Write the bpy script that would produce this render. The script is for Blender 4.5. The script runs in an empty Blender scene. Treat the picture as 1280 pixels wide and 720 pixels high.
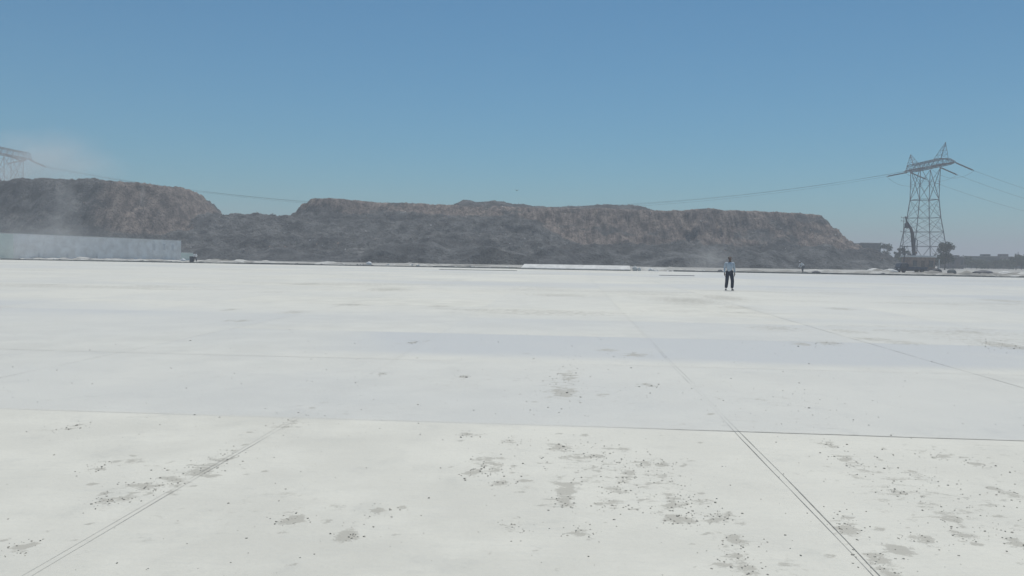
import bpy, bmesh, math, random
import numpy as np
from mathutils import Vector, Matrix
random.seed(7); RNG = np.random.default_rng(11)
S = bpy.context.scene
COL = S.collection
R = math.radians

# ------------------------------------------------------------------ camera
F = 1000.0; CAMH = 1.56
PITCH = math.atan(40/F); ROLL = 0.0165
X0 = Vector((1, 0, 0)); U0 = Vector((0, math.sin(PITCH), math.cos(PITCH))); FW = Vector((0, math.cos(PITCH), -math.sin(PITCH)))
RC = X0*math.cos(ROLL) + U0*math.sin(ROLL)
UC = X0*-math.sin(ROLL) + U0*math.cos(ROLL)
cd = bpy.data.cameras.new('camera'); cam = bpy.data.objects.new('camera', cd); COL.objects.link(cam)
cam.matrix_world = Matrix(((RC.x, UC.x, -FW.x, 0), (RC.y, UC.y, -FW.y, 0), (RC.z, UC.z, -FW.z, CAMH), (0, 0, 0, 1)))
cd.sensor_width = 36; cd.lens = 36*F/1280; cd.clip_start = .05; cd.clip_end = 9000
S.camera = cam

def ray(px, py): return FW + RC*((px-640)/F) + UC*((360-py)/F)
def at(px, py, D):                 # point seen at that pixel, D metres ahead
    r = ray(px, py); return Vector((0, 0, CAMH)) + r*(D/r.y)
def G(px, py, z=0.0):              # ground point
    r = ray(px, py); return Vector((0, 0, CAMH)) + r*((z-CAMH)/r.z)
YAW = math.atan(71/F)
def uv2w(u, v, z=0): return Vector((u*math.cos(YAW)+v*math.sin(YAW), -u*math.sin(YAW)+v*math.cos(YAW), z))
def w2uv(p): return (p.x*math.cos(YAW)-p.y*math.sin(YAW), p.x*math.sin(YAW)+p.y*math.cos(YAW))

# ------------------------------------------------------------------ materials
class NT:
    def __init__(s, name):
        s.m = bpy.data.materials.new(name); s.m.use_nodes = True; s.t = s.m.node_tree; s.t.nodes.clear()
        s.out = s.n('ShaderNodeOutputMaterial')
    def n(s, typ, **kw):
        nd = s.t.nodes.new(typ)
        for k, v in kw.items():
            if k.startswith('_'): setattr(nd, k[1:], v)
            else:
                nd.inputs[int(k[1:]) if k[0] == 'i' and k[1:].isdigit() else k.replace('__', ' ')].default_value = v
        return nd
    def l(s, a, b): s.t.links.new(a, b)
    def coord(s, scale=(1, 1, 1)):
        tc = s.n('ShaderNodeTexCoord'); mp = s.n('ShaderNodeMapping'); mp.inputs['Scale'].default_value = scale
        s.l(tc.outputs['Object'], mp.inputs['Vector']); return mp.outputs['Vector']
    def noise(s, scale, detail=4, rough=.55, vec=None):
        nd = s.n('ShaderNodeTexNoise', Scale=scale, Detail=detail, Roughness=rough)
        s.l(vec if vec is not None else s.coord(), nd.inputs['Vector']); return nd.outputs['Fac']
    def ramp(s, x, a, b, va=0., vb=1.):
        nd = s.n('ShaderNodeMapRange'); nd.interpolation_type = 'SMOOTHSTEP'
        nd.inputs['From Min'].default_value = a; nd.inputs['From Max'].default_value = b
        nd.inputs['To Min'].default_value = va; nd.inputs['To Max'].default_value = vb
        s.l(x, nd.inputs['Value']); return nd.outputs['Result']
    def math(s, op, a, b=None):
        nd = s.n('ShaderNodeMath', _operation=op)
        for i, v in enumerate((a, b)):
            if v is None: continue
            if isinstance(v, (int, float)): nd.inputs[i].default_value = v
            else: s.l(v, nd.inputs[i])
        return nd.outputs[0]
    def mix(s, f, a, b, mode='MIX'):
        nd = s.n('ShaderNodeMix', _data_type='RGBA', _blend_type=mode)
        for sock, v in ((nd.inputs[0], f), (nd.inputs[6], a), (nd.inputs[7], b)):
            if isinstance(v, (int, float)): sock.default_value = v
            elif isinstance(v, tuple): sock.default_value = (*v, 1)[:4]
            else: s.l(v, sock)
        return nd.outputs[2]
    def attr(s, name):
        nd = s.n('ShaderNodeAttribute'); nd.attribute_name = name; return nd.outputs['Fac']
    def bsdf(s, col, rough=.8, bump=None, bd=.1, metal=0, spec=.3):
        b = s.n('ShaderNodeBsdfPrincipled'); b.inputs['Metallic'].default_value = metal
        b.inputs['Specular IOR Level'].default_value = spec
        if isinstance(rough, (int, float)): b.inputs['Roughness'].default_value = rough
        else: s.l(rough, b.inputs['Roughness'])
        if isinstance(col, tuple): b.inputs['Base Color'].default_value = (*col, 1)
        else: s.l(col, b.inputs['Base Color'])
        if bump is not None:
            bn = s.n('ShaderNodeBump', Distance=bd, Strength=1.0); s.l(bump, bn.inputs['Height']); s.l(bn.outputs['Normal'], b.inputs['Normal'])
        s.l(b.outputs[0], s.out.inputs['Surface']); return s.m

def simple(name, c, var=.25, scale=3., rough=.8, metal=0, spec=.3, bd=.02):
    t = NT(name); nz = t.noise(scale, 5, .6)
    f = t.ramp(nz, .3, .7)
    lo = tuple(v*(1-var) for v in c); hi = tuple(min(.9, v*(1+var)) for v in c)
    return t.bsdf(t.mix(f, lo, hi), rough, nz, bd, metal, spec)

def mat_concrete():
    t = NT('yard_concrete')
    big = t.noise(.12, 3, .5); mid = t.noise(1.1, 6, .6); fine = t.noise(28, 4, .6)
    brushed = t.noise(9, 4, .6, t.coord((.35, 3.2, 1)))
    c = t.mix(t.ramp(big, .3, .7), (.472, .464, .418), (.553, .543, .49))
    c = t.mix(t.ramp(mid, .35, .7), c, (.555, .545, .49))
    c = t.mix(t.math('MULTIPLY', t.ramp(brushed, .45, .8), .3), c, (.44, .445, .42))
    c = t.mix(t.math('MULTIPLY', t.ramp(fine, .5, .75), .22), c, (.39, .385, .355))
    c = t.mix(t.math('MULTIPLY', t.ramp(t.noise(1.7, 8, .72), .52, .72), .42), c, (.40, .40, .372))   # blotchy dust
    c = t.mix(t.math('MULTIPLY', t.attr('tone'), 1.0), c, (.42, .432, .432))
    # dried clay stains
    d = t.attr('dirt')
    n1 = t.noise(6.5, 8, .74, t.coord((.9, 1.25, 1)))
    n2 = t.noise(38, 4, .7)
    v = t.math('ADD', t.math('MULTIPLY', t.ramp(n1, .28, .72), .85), t.math('MULTIPLY', n2, .45))
    thr = t.math('SUBTRACT', t.math('ADD', v, t.math('MULTIPLY', d, .60)), .98)
    k = t.math('MULTIPLY', t.ramp(thr, -.03, .22), t.ramp(d, .03, .35, 0, .68))
    c = t.mix(k, c, (.315, .303, .266))
    # loose thin dirt everywhere
    n3 = t.noise(2.6, 8, .72); c = t.mix(t.math('MULTIPLY', t.ramp(n3, .66, .78), .35), c, (.33, .325, .29))
    h = t.math('ADD', t.math('MULTIPLY', fine, .4), t.math('ADD', mid, t.math('MULTIPLY', k, .2)))
    return t.bsdf(c, .82, h, .006, spec=.25)

def mat_landfill():
    t = NT('landfill_waste')
    a = t.attr('brown'); dk = t.attr('dark')
    n = t.noise(.35, 8, .65); st = t.noise(.9, 6, .65, t.coord((1.0, .25, .16))); f = t.noise(2.3, 5, .7)
    grey = t.mix(t.ramp(n, .35, .68), (.06, .066, .070), (.185, .19, .19))
    grey = t.mix(t.math('MULTIPLY', t.ramp(st, .5, .75), .4), grey, (.19, .18, .175))
    br = t.mix(t.ramp(st, .3, .7), (.085, .076, .073), (.31, .255, .225))
    br = t.mix(t.math('MULTIPLY', t.ramp(n, .5, .7), .5), br, (.12, .11, .11))
    br = t.mix(t.math('MULTIPLY', t.ramp(t.noise(.5, 5, .6, t.coord((1.6, .3, .12))), .5, .68), .45), br, (.37, .31, .265))
    k = t.ramp(t.math('ADD', a, t.math('MULTIPLY', t.math('SUBTRACT', n, .5), 1.4)), .3, .7)
    c = t.mix(k, grey, br)
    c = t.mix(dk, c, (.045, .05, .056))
    c = t.mix(t.math('MULTIPLY', t.ramp(f, .38, .52, 1, 0), .6), c, (.035, .037, .04))  # dark spots painted in as shaded cavities
    sp = t.noise(3.4, 2, .5); c = t.mix(t.math('MULTIPLY', t.ramp(sp, .71, .76), .6), c, (.45, .46, .47))
    return t.bsdf(c, .95, t.math('ADD', n, t.math('MULTIPLY', f, .6)), .9, spec=.1)

def mat_ground():
    t = NT('dusty_ground')
    n = t.noise(.05, 6, .6); m = t.noise(.6, 6, .7); s = t.noise(.25, 6, .65, t.coord((.3, 2.2, 1)))
    c = t.mix(t.ramp(n, .35, .65), (.20, .195, .18), (.33, .325, .305))
    c = t.mix(t.ramp(s, .45, .62), c, (.46, .46, .44))
    c = t.mix(t.math('MULTIPLY', t.ramp(m, .55, .7), .7), c, (.15, .15, .145))
    return t.bsdf(c, .95, m, .15, spec=.1)

def mat_leaf(name, c):
    t = NT(name); n = t.noise(1.2, 4, .6)
    col = t.mix(t.ramp(n, .3, .7), tuple(v*.6 for v in c), tuple(v*1.5 for v in c))
    b = t.n('ShaderNodeBsdfPrincipled', Roughness=.7); t.l(col, b.inputs['Base Color']); b.inputs['Specular IOR Level'].default_value = .2
    tr = t.n('ShaderNodeBsdfTranslucent'); t.l(col, tr.inputs['Color'])
    mx = t.n('ShaderNodeMixShader'); mx.inputs[0].default_value = .25; t.l(b.outputs[0], mx.inputs[1]); t.l(tr.outputs[0], mx.inputs[2])
    t.l(mx.outputs[0], t.out.inputs['Surface']); return t.m

M = dict(
    slab=mat_concrete(), waste=mat_landfill(), ground=mat_ground(),
    joint=simple('joint_dirt', (.24, .24, .225), .3, 9), crack=simple('joint_edge', (.36, .355, .33), .25, 7),
    crumb=simple('clay_crumb', (.37, .355, .315), .35, 30, .95),
    wallc=simple('wall_plaster', (.82, .80, .765), .15, .8, .9), wallg=simple('green_tinted_plaster', (.66, .74, .67), .1, .5, .9),
    patch=simple('grey_patch', (.64, .64, .64), .15, 2, .9),  # patches a little darker than the wall around them
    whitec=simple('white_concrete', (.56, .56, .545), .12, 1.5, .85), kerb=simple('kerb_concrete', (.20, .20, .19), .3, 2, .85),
    steel=simple('galvanised_steel', (.075, .085, .105), .2, 3, .55, .4), wire=simple('conductor_metal', (.14, .15, .17), .1, 3, .6, .5),
    insul=simple('brown_porcelain', (.035, .035, .045), .2, 3, .4),
    leaf=mat_leaf('tree_leaf', (.035, .055, .032)), leaf2=mat_leaf('dusty_leaf', (.05, .07, .042)), bark=simple('bark', (.10, .085, .07), .3, 4, .9),
    brick=simple('brown_brick', (.23, .17, .14), .3, 1.5, .9), dbrick=simple('dark_facade', (.05, .065, .08), .15, .4, .8),
    gfac=simple('grey_green_facade', (.06, .08, .08), .2, .4, .85), pfac=simple('mauve_facade', (.13, .11, .12), .2, .4, .85),
    bfac=simple('brown_grey_facade', (.10, .088, .09), .2, .4, .85), pale=simple('pale_paint', (.6, .61, .6), .1, 1, .7),
    glass=simple('dark_window_glass', (.035, .045, .055), .2, 1, .15, 0, .5), palewin=simple('pale_shutter', (.45, .45, .47), .1, 1, .6),
    blue=simple('blue_truck_paint', (.055, .075, .11), .2, 2, .5), navy=simple('navy_truck_paint', (.035, .045, .065), .2, 2, .5), rubber=simple('tyre_rubber', (.03, .03, .03), .2, 8, .9),
    rigy=simple('dusty_orange_paint', (.32, .15, .07), .3, 2, .6), rigd=simple('dusty_dark_metal', (.05, .055, .068), .4, 1.5, .7),
    skin=simple('skin', (.13, .08, .06), .1, 20, .6), hair=simple('black_hair', (.012, .011, .011), .2, 60, .6),
    shirt=simple('pale_blue_shirt', (.46, .53, .60), .08, 12, .85), white=simple('white_cloth', (.72, .73, .74), .08, 9, .85),
    trous=simple('dark_trousers', (.045, .055, .078), .2, 14, .85), shoe=simple('black_leather', (.018, .017, .017), .2, 20, .4),
    greyc=simple('grey_cloth', (.16, .16, .17), .15, 9, .9), eye=simple('eye_white', (.6, .6, .6), .02, 5, .3), bird=simple('dark_feathers', (.03, .03, .035), .1, 9, .7),
)

# ------------------------------------------------------------------ object helpers
def tag(o, label=None, cat=None, group=None, kind=None):
    if label: o['label'] = label
    if cat: o['category'] = cat
    if group: o['group'] = group
    if kind: o['kind'] = kind
    return o
def empty(name, loc, rz=0, **k):
    o = bpy.data.objects.new(name, None); COL.objects.link(o); o.location = loc; o.rotation_euler = (0, 0, rz); o.empty_display_size = .3
    return tag(o, **k)
def link(name, me, mat, parent=None, smooth=False, **k):
    o = bpy.data.objects.new(name, me); COL.objects.link(o)
    for m in (mat if isinstance(mat, (list, tuple)) else [mat]): me.materials.append(m)
    if parent: o.parent = parent
    if smooth: me.polygons.foreach_set('use_smooth', [True]*len(me.polygons))
    return tag(o, **k)
class MB:
    def __init__(s): s.v = []; s.f = []; s.mi = []
    def add(s, vs, fs, mi=0):
        b = len(s.v); s.v += [tuple(p) for p in vs]; s.f += [tuple(i+b for i in f) for f in fs]; s.mi += [mi]*len(fs)
    def box(s, x0, x1, y0, y1, z0, z1, mi=0, M4=None):
        vs = [Vector(p) for p in ((x0,y0,z0),(x1,y0,z0),(x1,y1,z0),(x0,y1,z0),(x0,y0,z1),(x1,y0,z1),(x1,y1,z1),(x0,y1,z1))]
        if M4: vs = [M4 @ p for p in vs]
        s.add(vs, [(3,2,1,0),(4,5,6,7),(0,1,5,4),(1,2,6,5),(2,3,7,6),(3,0,4,7)], mi)
    def bar(s, a, b, r, n=4, r2=None, mi=0):
        a = Vector(a); b = Vector(b); d = (b-a)
        if d.length < 1e-6: return
        d.normalize(); h = Vector((0, 0, 1)) if abs(d.z) < .9 else Vector((1, 0, 0)); p = d.cross(h).normalized(); q = d.cross(p); r2 = r if r2 is None else r2
        vs = []
        for c, rr in ((a, r), (b, r2)):
            for i in range(n):
                t = 2*math.pi*(i+.5)/n; vs.append(c + p*math.cos(t)*rr + q*math.sin(t)*rr)
        s.add(vs, [(i, (i+1) % n, n+(i+1) % n, n+i) for i in range(n)] + [tuple(range(n))[::-1], tuple(range(n, 2*n))], mi)
    def tube(s, pts, r, n=5, mi=0):
        for a, b in zip(pts, pts[1:]): s.bar(a, b, r, n, mi=mi)
    def lathe(s, a, b, prof, n=8, mi=0):      # prof: (t, radius)
        a = Vector(a); b = Vector(b); d = (b-a).normalized(); h = Vector((0, 0, 1)) if abs(d.z) < .9 else Vector((1, 0, 0)); p = d.cross(h).normalized(); q = d.cross(p)
        vs = []
        for t, r in prof:
            for i in range(n):
                w = 2*math.pi*i/n; vs.append(a.lerp(b, t) + p*math.cos(w)*r + q*math.sin(w)*r)
        fs = [(k*n+i, k*n+(i+1) % n, (k+1)*n+(i+1) % n, (k+1)*n+i) for k in range(len(prof)-1) for i in range(n)]
        fs += [tuple(range(n))[::-1], tuple(range((len(prof)-1)*n, len(prof)*n))]
        s.add(vs, fs, mi)
    def rock(s, c, r, mi=0, flat=.7):
        bm = ICO; vs = []
        k = [1+random.uniform(-.35, .35) for _ in bm[0]]; sx, sy, sz = (random.uniform(.6, 1.25) for _ in range(3)); a = random.uniform(0, 6.3)
        for p, kk in zip(bm[0], k):
            x, y, z = p[0]*sx*kk*r, p[1]*sy*kk*r, p[2]*sz*kk*r*flat
            vs.append((c[0]+x*math.cos(a)-y*math.sin(a), c[1]+x*math.sin(a)+y*math.cos(a), c[2]+z))
        s.add(vs, bm[1], mi)
    def mesh(s, name):
        me = bpy.data.meshes.new(name); me.from_pydata(s.v, [], s.f); me.polygons.foreach_set('material_index', s.mi); me.update(); return me
    def build(s, name, mat, parent=None, smooth=False, bevel=0, **k):
        o = link(name, s.mesh(name), mat, parent, smooth, **k)
        if bevel:
            b = o.modifiers.new('bevel', 'BEVEL'); b.width = bevel; b.segments = 2; b.limit_method = 'ANGLE'
        return o
t_ = (1+5**.5)/2; _l = (1+t_*t_)**.5
ICO = ([(a/_l, b/_l, c/_l) for a, b, c in ((-1,t_,0),(1,t_,0),(-1,-t_,0),(1,-t_,0),(0,-1,t_),(0,1,t_),(0,-1,-t_),(0,1,-t_),(t_,0,-1),(t_,0,1),(-t_,0,-1),(-t_,0,1))],
       [(0,11,5),(0,5,1),(0,1,7),(0,7,10),(0,10,11),(1,5,9),(5,11,4),(11,10,2),(10,7,6),(7,1,8),(3,9,4),(3,4,2),(3,2,6),(3,6,8),(3,8,9),(4,9,5),(2,4,11),(6,2,10),(8,6,7),(9,8,1)])
def copy_tree(o, parent=None):
    c = o.copy(); COL.objects.link(c); c.parent = parent
    for ch in list(o.children): copy_tree(ch, c)
    return c
def grid_mesh(name, X, Y, Z):
    ny, nx = X.shape; me = bpy.data.meshes.new(name)
    co = np.stack([X, Y, Z], -1).reshape(-1, 3).astype(np.float32)
    i = (np.arange(ny-1)[:, None]*nx+np.arange(nx-1)[None]).ravel()
    q = np.stack([i, i+1, i+nx+1, i+nx], -1).astype(np.int32)
    me.vertices.add(len(co)); me.vertices.foreach_set('co', co.ravel())
    me.loops.add(q.size); me.loops.foreach_set('vertex_index', q.ravel())
    me.polygons.add(len(q)); me.polygons.foreach_set('loop_start', np.arange(len(q), dtype=np.int32)*4)
    me.update(calc_edges=True); me.validate(); return me
def fattr(me, name, arr):
    a = me.attributes.new(name, 'FLOAT', 'POINT'); a.data.foreach_set('value', np.ascontiguousarray(arr, dtype=np.float32).ravel())

# numpy value noise
_T = RNG.random((257, 257)); 
def vnoise(x, y):
    xi = np.floor(x).astype(int); yi = np.floor(y).astype(int); fx = x-xi; fy = y-yi
    fx = fx*fx*(3-2*fx); fy = fy*fy*(3-2*fy); a = _T[xi % 256, yi % 256]; b = _T[(xi+1) % 256, yi % 256]; c = _T[xi % 256, (yi+1) % 256]; d = _T[(xi+1) % 256, (yi+1) % 256]
    return (a*(1-fx)+b*fx)*(1-fy)+(c*(1-fx)+d*fx)*fy
def fbm(x, y, o=5, g=.5):
    s = 0; a = 1; n = 0
    for k in range(o): s = s+a*vnoise(x+17.3*k, y+5.1*k); n += a; a *= g; x = x*2.03; y = y*2.03
    return s/n
def ridge(x, y, o=4):
    s = 0; a = 1; n = 0
    for k in range(o): s = s+a*(1-np.abs(2*vnoise(x+9*k, y+3*k)-1)); n += a; a *= .5; x = x*2.1; y = y*2.1
    return s/n
def sstep(x, a, b):
    t = np.clip((x-a)/(b-a), 0, 1); return t*t*(3-2*t)

# ------------------------------------------------------------------ ground + slab
gx = np.array([-2600, -1200, -600, -300, -150, -60, 0, 60, 150, 300, 600, 1200, 2600.]); gy = np.array([-400, -100, 0, 60, 107, 150, 250, 500, 1000, 2000, 2900.])
GX, GY = np.meshgrid(gx, gy)
link('ground', grid_mesh('ground', GX, GY, GX*0-.16), M['ground'], kind='structure')

VE = 98.5      # far edge of the concrete yard
us = [0]; 
while us[-1] < 125: us.append(us[-1]+max(.035, us[-1]*.010))
us = np.array([-u for u in us[:0:-1]]+us); vs = [2.2]
while vs[-1] < VE: vs.append(vs[-1]+max(.035, .0085*vs[-1]))
vs = np.array([-40., -10., 0.]+vs[:-1]+[VE])
UU, VV = np.meshgrid(us, vs)
SX = UU*math.cos(YAW)+VV*math.sin(YAW); SY = -UU*math.sin(YAW)+VV*math.cos(YAW)
stains = [(175,609,24,5,1),(195,606,20,5,.9),(215,599,22,6,1),(245,589,20,6,1),(262,580,16,6,.9),(160,622,14,3.5,1),(290,567,16,6,.7),(360,530,18,7,.6),(366,649,10,3.5,1.3),(131,627,5,2,1),
 (610,577,22,9,.8),(592,591,10,3,1),(624,603,12,4,1),(620,585,16,5,.8),(705,612,15,17,1.15),(706,628,12,5,1.2),(700,560,20,8,.9),(722,572,22,9,.8),(786,592,12,7,1.1),(766,611,12,5,.9),(846,648,15,9,1.15),(841,627,13,9,1),(745,570,10,4,.9),(803,580,14,5,.9),(830,579,12,4,.9),(766,631,10,3,1.1),(438,670,10,3.5,1.3),(727,667,5,2,1),(820,600,45,28,.45),(760,590,60,30,.45),
 (1041,557,9,4,1),(1055,573,13,5,.9),(1082,588,16,5,1),(1147,594,12,5,.9),(1125,616,12,4,1),(1188,648,16,7,1.1),(1206,670,16,6,1.1),(1058,652,9,5,1),(1064,663,8,4.5,1.1),(1157,676,10,6,1.1),(1276,681,12,6,1.1),(877,627,12,5,1),(853,650,9,9,1),(902,645,9,5,1),(892,650,9,3,1),(919,675,9,4,1.1),(929,710,8,4,1.1),(920,696,8,3,1),(1102,713,9,4,1),(1097,698,7,3,1),(1174,570,18,3,.9),(1150,620,90,45,.38),(1235,640,40,30,.4),
 (703,490,20,7,1.1),(710,470,14,8,.9),(700,478,28,22,.4),(797,444,18,2.2,1.1),(813,482,5,1.5,1),(860,376,50,5,.9),(905,372,30,4,.9),(920,384,30,3,.7),(700,369,55,2.2,.8),(970,410,45,4,.7),(1060,414,25,3,.8),(1090,424,25,2.5,.9),(1257,432,26,5,1.1),(1212,415,24,2.2,1),(1255,376,28,2,.9),(1050,386,20,1.6,1),(1130,428,28,3,.8),(1002,430,12,2,1.1),(1035,429,16,2,1.1),
 (56,356,8,1.4,1.1),(385,355,20,1.4,1.1),(485,362,32,2.6,.9),(440,381,26,1.6,.9),(368,390,18,2,.9),(298,401,20,1.6,.9),(288,387,10,1.5,1),(550,383,18,1.5,.9),(517,428,4,1.5,1),(477,467,6,1.5,1),(578,471,3,1.5,1.2),(340,365,30,1.5,.6),(620,395,60,3,.35),(960,500,70,12,.3),(1100,345,60,1.2,.6),(300,345,60,1.2,.35),(700,348,60,1.2,.35),(1228,352,30,1.2,.6),
 (30,684,6,2,.8),(118,586,5,2,.7),(90,535,5,1.5,.8),(1220,580,8,3,.9),(1265,618,8,5,.9),(640,660,5,2,.8),(470,640,5,2,.8),(585,543,6,1.5,1),(640,552,4,1.5,1)]
D_ = np.zeros_like(UU); cent = []
for px, py, rx, ry, st in stains:
    c = G(px, py); e = G(px+rx, py+rx*.0165); f_ = G(px, py-ry)
    cu, cv = w2uv(c); ru = max(.07, (e-c).length); rv = max(.09, (f_-c).length); cent.append((cu, cv, ru, rv, st, px, py))
    d = ((UU-cu)/ru)**2+((VV-cv)/rv)**2
    D_ = np.maximum(D_, st*np.exp(-d*.9))
D_ = np.maximum(D_, .62*sstep(fbm(UU*.10, VV*.22, 5, .6), .54, .74)*sstep(VV, 9, 16))
D_ = np.maximum(D_, .22*sstep(fbm(UU*.9, VV*.9, 4, .6), .5, .7)*(VV < 12))
for _ in range(560):
    cu, cv, ru, rv, st, px, py = random.choice([c_ for c_ in cent if c_[1] < 14]); w_ = 1.9 if ru < .3 else 1.1
    u = cu+random.gauss(0, ru*w_); v = cv+random.gauss(0, rv*w_); a_ = random.lognormvariate(math.log(.026), .45)*(1+max(0, v-6)*.08); b_ = a_*random.uniform(.5, 1.3)
    i0, i1 = np.searchsorted(us, (u-.3, u+.3)); j0, j1 = np.searchsorted(vs, (v-.4, v+.4))
    if i1 <= i0 or j1 <= j0 or j0 < 2: continue
    d = ((UU[j0:j1, i0:i1]-u)/a_)**2+((VV[j0:j1, i0:i1]-v)/b_)**2
    D_[j0:j1, i0:i1] = np.maximum(D_[j0:j1, i0:i1], random.uniform(.5, 1.15)*np.exp(-d))
# tone of the separate pours (each panel its own batch of concrete)
PU = [w2uv(G(x, y))[0] for x, y in ((35, 720), (1095, 720), (115, 448), (1220, 468))]
ub = np.array([-124.5+0*1]+[]) if False else None
u_lines = sorted(PU); step = 4.2
u_lines = [u_lines[0]-step*k for k in range(25, 0, -1)]+u_lines+[u_lines[-1]+step*k for k in range(1, 26)]
v_lines = [w2uv(G(711, 533))[1], w2uv(G(711, 455))[1]]
v_lines = [v_lines[0]-step*k for k in (2, 1)]+v_lines+[v_lines[1]+4.12*k for k in range(1, 23)]
iu = np.searchsorted(u_lines, UU); iv = np.searchsorted(v_lines, VV)
pr = RNG.random((80, 80)); tone = .30*pr[iu, iv]*sstep(VV, 11, 14)
row = lambda a, b: sstep(VV, a-.02, a+.02)*(1-sstep(VV, b-.02, b+.02))
tone += row(v_lines[2], v_lines[3])*(.56-.3*fbm(UU*.4, VV*.4, 5))
tone += row(v_lines[3], v_lines[4])*(.75*sstep(UU, -5, -2)*sstep(VV, v_lines[3]+.2, v_lines[3]+1.2)+.3)
tone += row(v_lines[4], v_lines[5])*.25
tone += .35*sstep(UU, 4, 16)*sstep(VV, 14, 24)+.45*sstep(fbm(UU*.035, VV*.11, 4), .48, .68)*sstep(VV, 14, 22)  # darker towards the far right plus broad patches, regardless of panel
tone *= .5+1.0*fbm(UU*.25, VV*.25, 5, .6)
slab = grid_mesh('concrete_yard', SX, SY, 0*SX)
fattr(slab, 'dirt', D_); fattr(slab, 'tone', np.clip(tone, 0, 1))
link('concrete_yard', slab, M['slab'], kind='structure')
sk = MB()
def strip(mb, pts, w, z=.003, mi=0):         # ragged thin strip lying on the slab
    P = [Vector(p) for p in pts]
    for i in range(len(P)-1):
        d = (P[i+1]-P[i]); n = Vector((-d.y, d.x, 0)).normalized()
        w0 = w[i] if isinstance(w, list) else w; w1 = w[i+1] if isinstance(w, list) else w
        a = P[i]; b = P[i+1]
        mb.add([(a-n*w0/2)+Vector((0,0,z)), (a+n*w0/2)+Vector((0,0,z)), (b+n*w1/2)+Vector((0,0,z)), (b-n*w1/2)+Vector((0,0,z))], [(0, 3, 2, 1)], mi)
# side of the slab at its far edge
sk.add([uv2w(-125, VE, 0), uv2w(125, VE, 0), uv2w(125, VE, -.3), uv2w(-125, VE, -.3)], [(0, 1, 2, 3)]); sk.build('slab_edge', M['slab'], kind='structure')
jt = MB()
for i, u in enumerate(u_lines):
    near = any(abs(u-p) < .01 for p in PU)
    main = any(abs(u-p) < .01 for p in PU[:2])
    vmax = 60 if near else 30
    v = 2.3 if near else 6
    for off in ((-.021, .021) if main else (0,)):
        pts = []; ws = []; v = 2.3; ph = random.uniform(0, 9)
        while v < vmax:
            wob = .006*math.sin(v*1.3+ph)+random.uniform(-.002, .002)
            pts.append(uv2w(u+off+wob, v)); k = .0065 if main else .010
            fade = 1 if v < 7.3 else (max(.22, .45-(v-7.3)*.03) if main else .8)
            if 8.0 < v < 10 and main: fade *= .35
            ws.append(k*(.6 if u < 0 else 1)*random.uniform(.25, 1.2)*fade*(1 if near else .5)*(1+max(0, v-8)*.05)); v += .25+v*.02
        strip(jt, pts, ws, .003, 0 if main and u > 0 else 1)
for j, v in enumerate(v_lines):
    if v < 3: continue
    pts = []; ws = []; u = -9-v; ph = random.uniform(0, 9); 
    while u < 9+v:
        pts.append(uv2w(u, v+.012*math.sin(u*.8+ph)+random.uniform(-.006, .006)))
        strong = {2: .22+.5*float(sstep(np.array(u), -1.0, 2.5))*float(1-.5*sstep(np.array(u), 3.5, 6)), 3: .4, 6: .6}.get(j, .25)
        ws.append(.016*strong*max(.15, vnoise(np.array(u*.7+j*5), np.array(j*3.1))*1.5)*(1+v*.03)); u += .3+v*.02
    strip(jt, pts, ws, .0045, 1)
jt.build('expansion_joints', [M['joint'], M['crack']], kind='structure')
# crumbs of dried clay and gravel
cb = MB()
def crumb(u, v, r):
    cb.rock(uv2w(u, v, r*.25), r, 0, .55)
for cu, cv, ru, rv, st, px, py in cent:
    if cv > 16 or st < .3: continue
    big = st < .5
    for _ in range(int((150 if big else 40)*min(3, max(.6, ru*rv*8)) if not big else 90)):
        r = random.lognormvariate(math.log(.0038), .5); r = min(r, .0055+.0006*max(0, cv-3)**1.6)
        s_ = 1.0 if big else .95
        crumb(cu+random.gauss(0, ru*s_), cv+random.gauss(0, rv*s_), r*(1+max(0, cv-6)*.05))
for _ in range(900):
    v = 3+13*random.random()**1.4; u = random.uniform(-.75, .75)*v
    crumb(u, v, min(.005+.0008*max(0, v-3), random.lognormvariate(math.log(.0036), .5))*(1+max(0, v-6)*.05))
cb.build('clay_crumbs', M['crumb'], kind='stuff', label='loose crumbs of dried clay and gravel scattered over the pale concrete')

# ------------------------------------------------------------------ landfill
def seg_sd(X, Y, poly):       # signed distance, positive inside
    n = len(poly); dm = np.full(X.shape, 1e9); ins = np.zeros(X.shape, bool)
    for i in range(n):
        ax, ay = poly[i]; bx, by = poly[(i+1) % n]
        ex, ey = bx-ax, by-ay; wx, wy = X-ax, Y-ay
        t = np.clip((wx*ex+wy*ey)/(ex*ex+ey*ey), 0, 1); dm = np.minimum(dm, np.hypot(wx-ex*t, wy-ey*t))
        c = ((ay > Y) != (by > Y)) & (X < (bx-ax)*(Y-ay)/(by-ay+1e-12)+ax); ins ^= c
    return np.where(ins, dm, -dm)
def zpix(px, py, D): return at(px, py, D).z
mx = np.arange(-235, 126, .42); my = np.concatenate([np.arange(150, 236, .42), np.arange(236, 330, 1.3)])
MX, MY = np.meshgrid(mx, my)
w1 = (fbm(MX/11, MY/11, 4)-.5)*8
wx = MX+(fbm(MX/8+3, MY/8, 4)-.5)*9; gul = ridge(wx/6.5, MY/22, 4); gul2 = ridge(MX/2.3, MY/14, 3)
low = fbm(MX/17, MY/17, 5)-.5; hi_ = fbm(MX/2.6, MY/2.6, 5, .68)-.5; vhi = RNG.random(MX.shape)-.5
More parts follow.
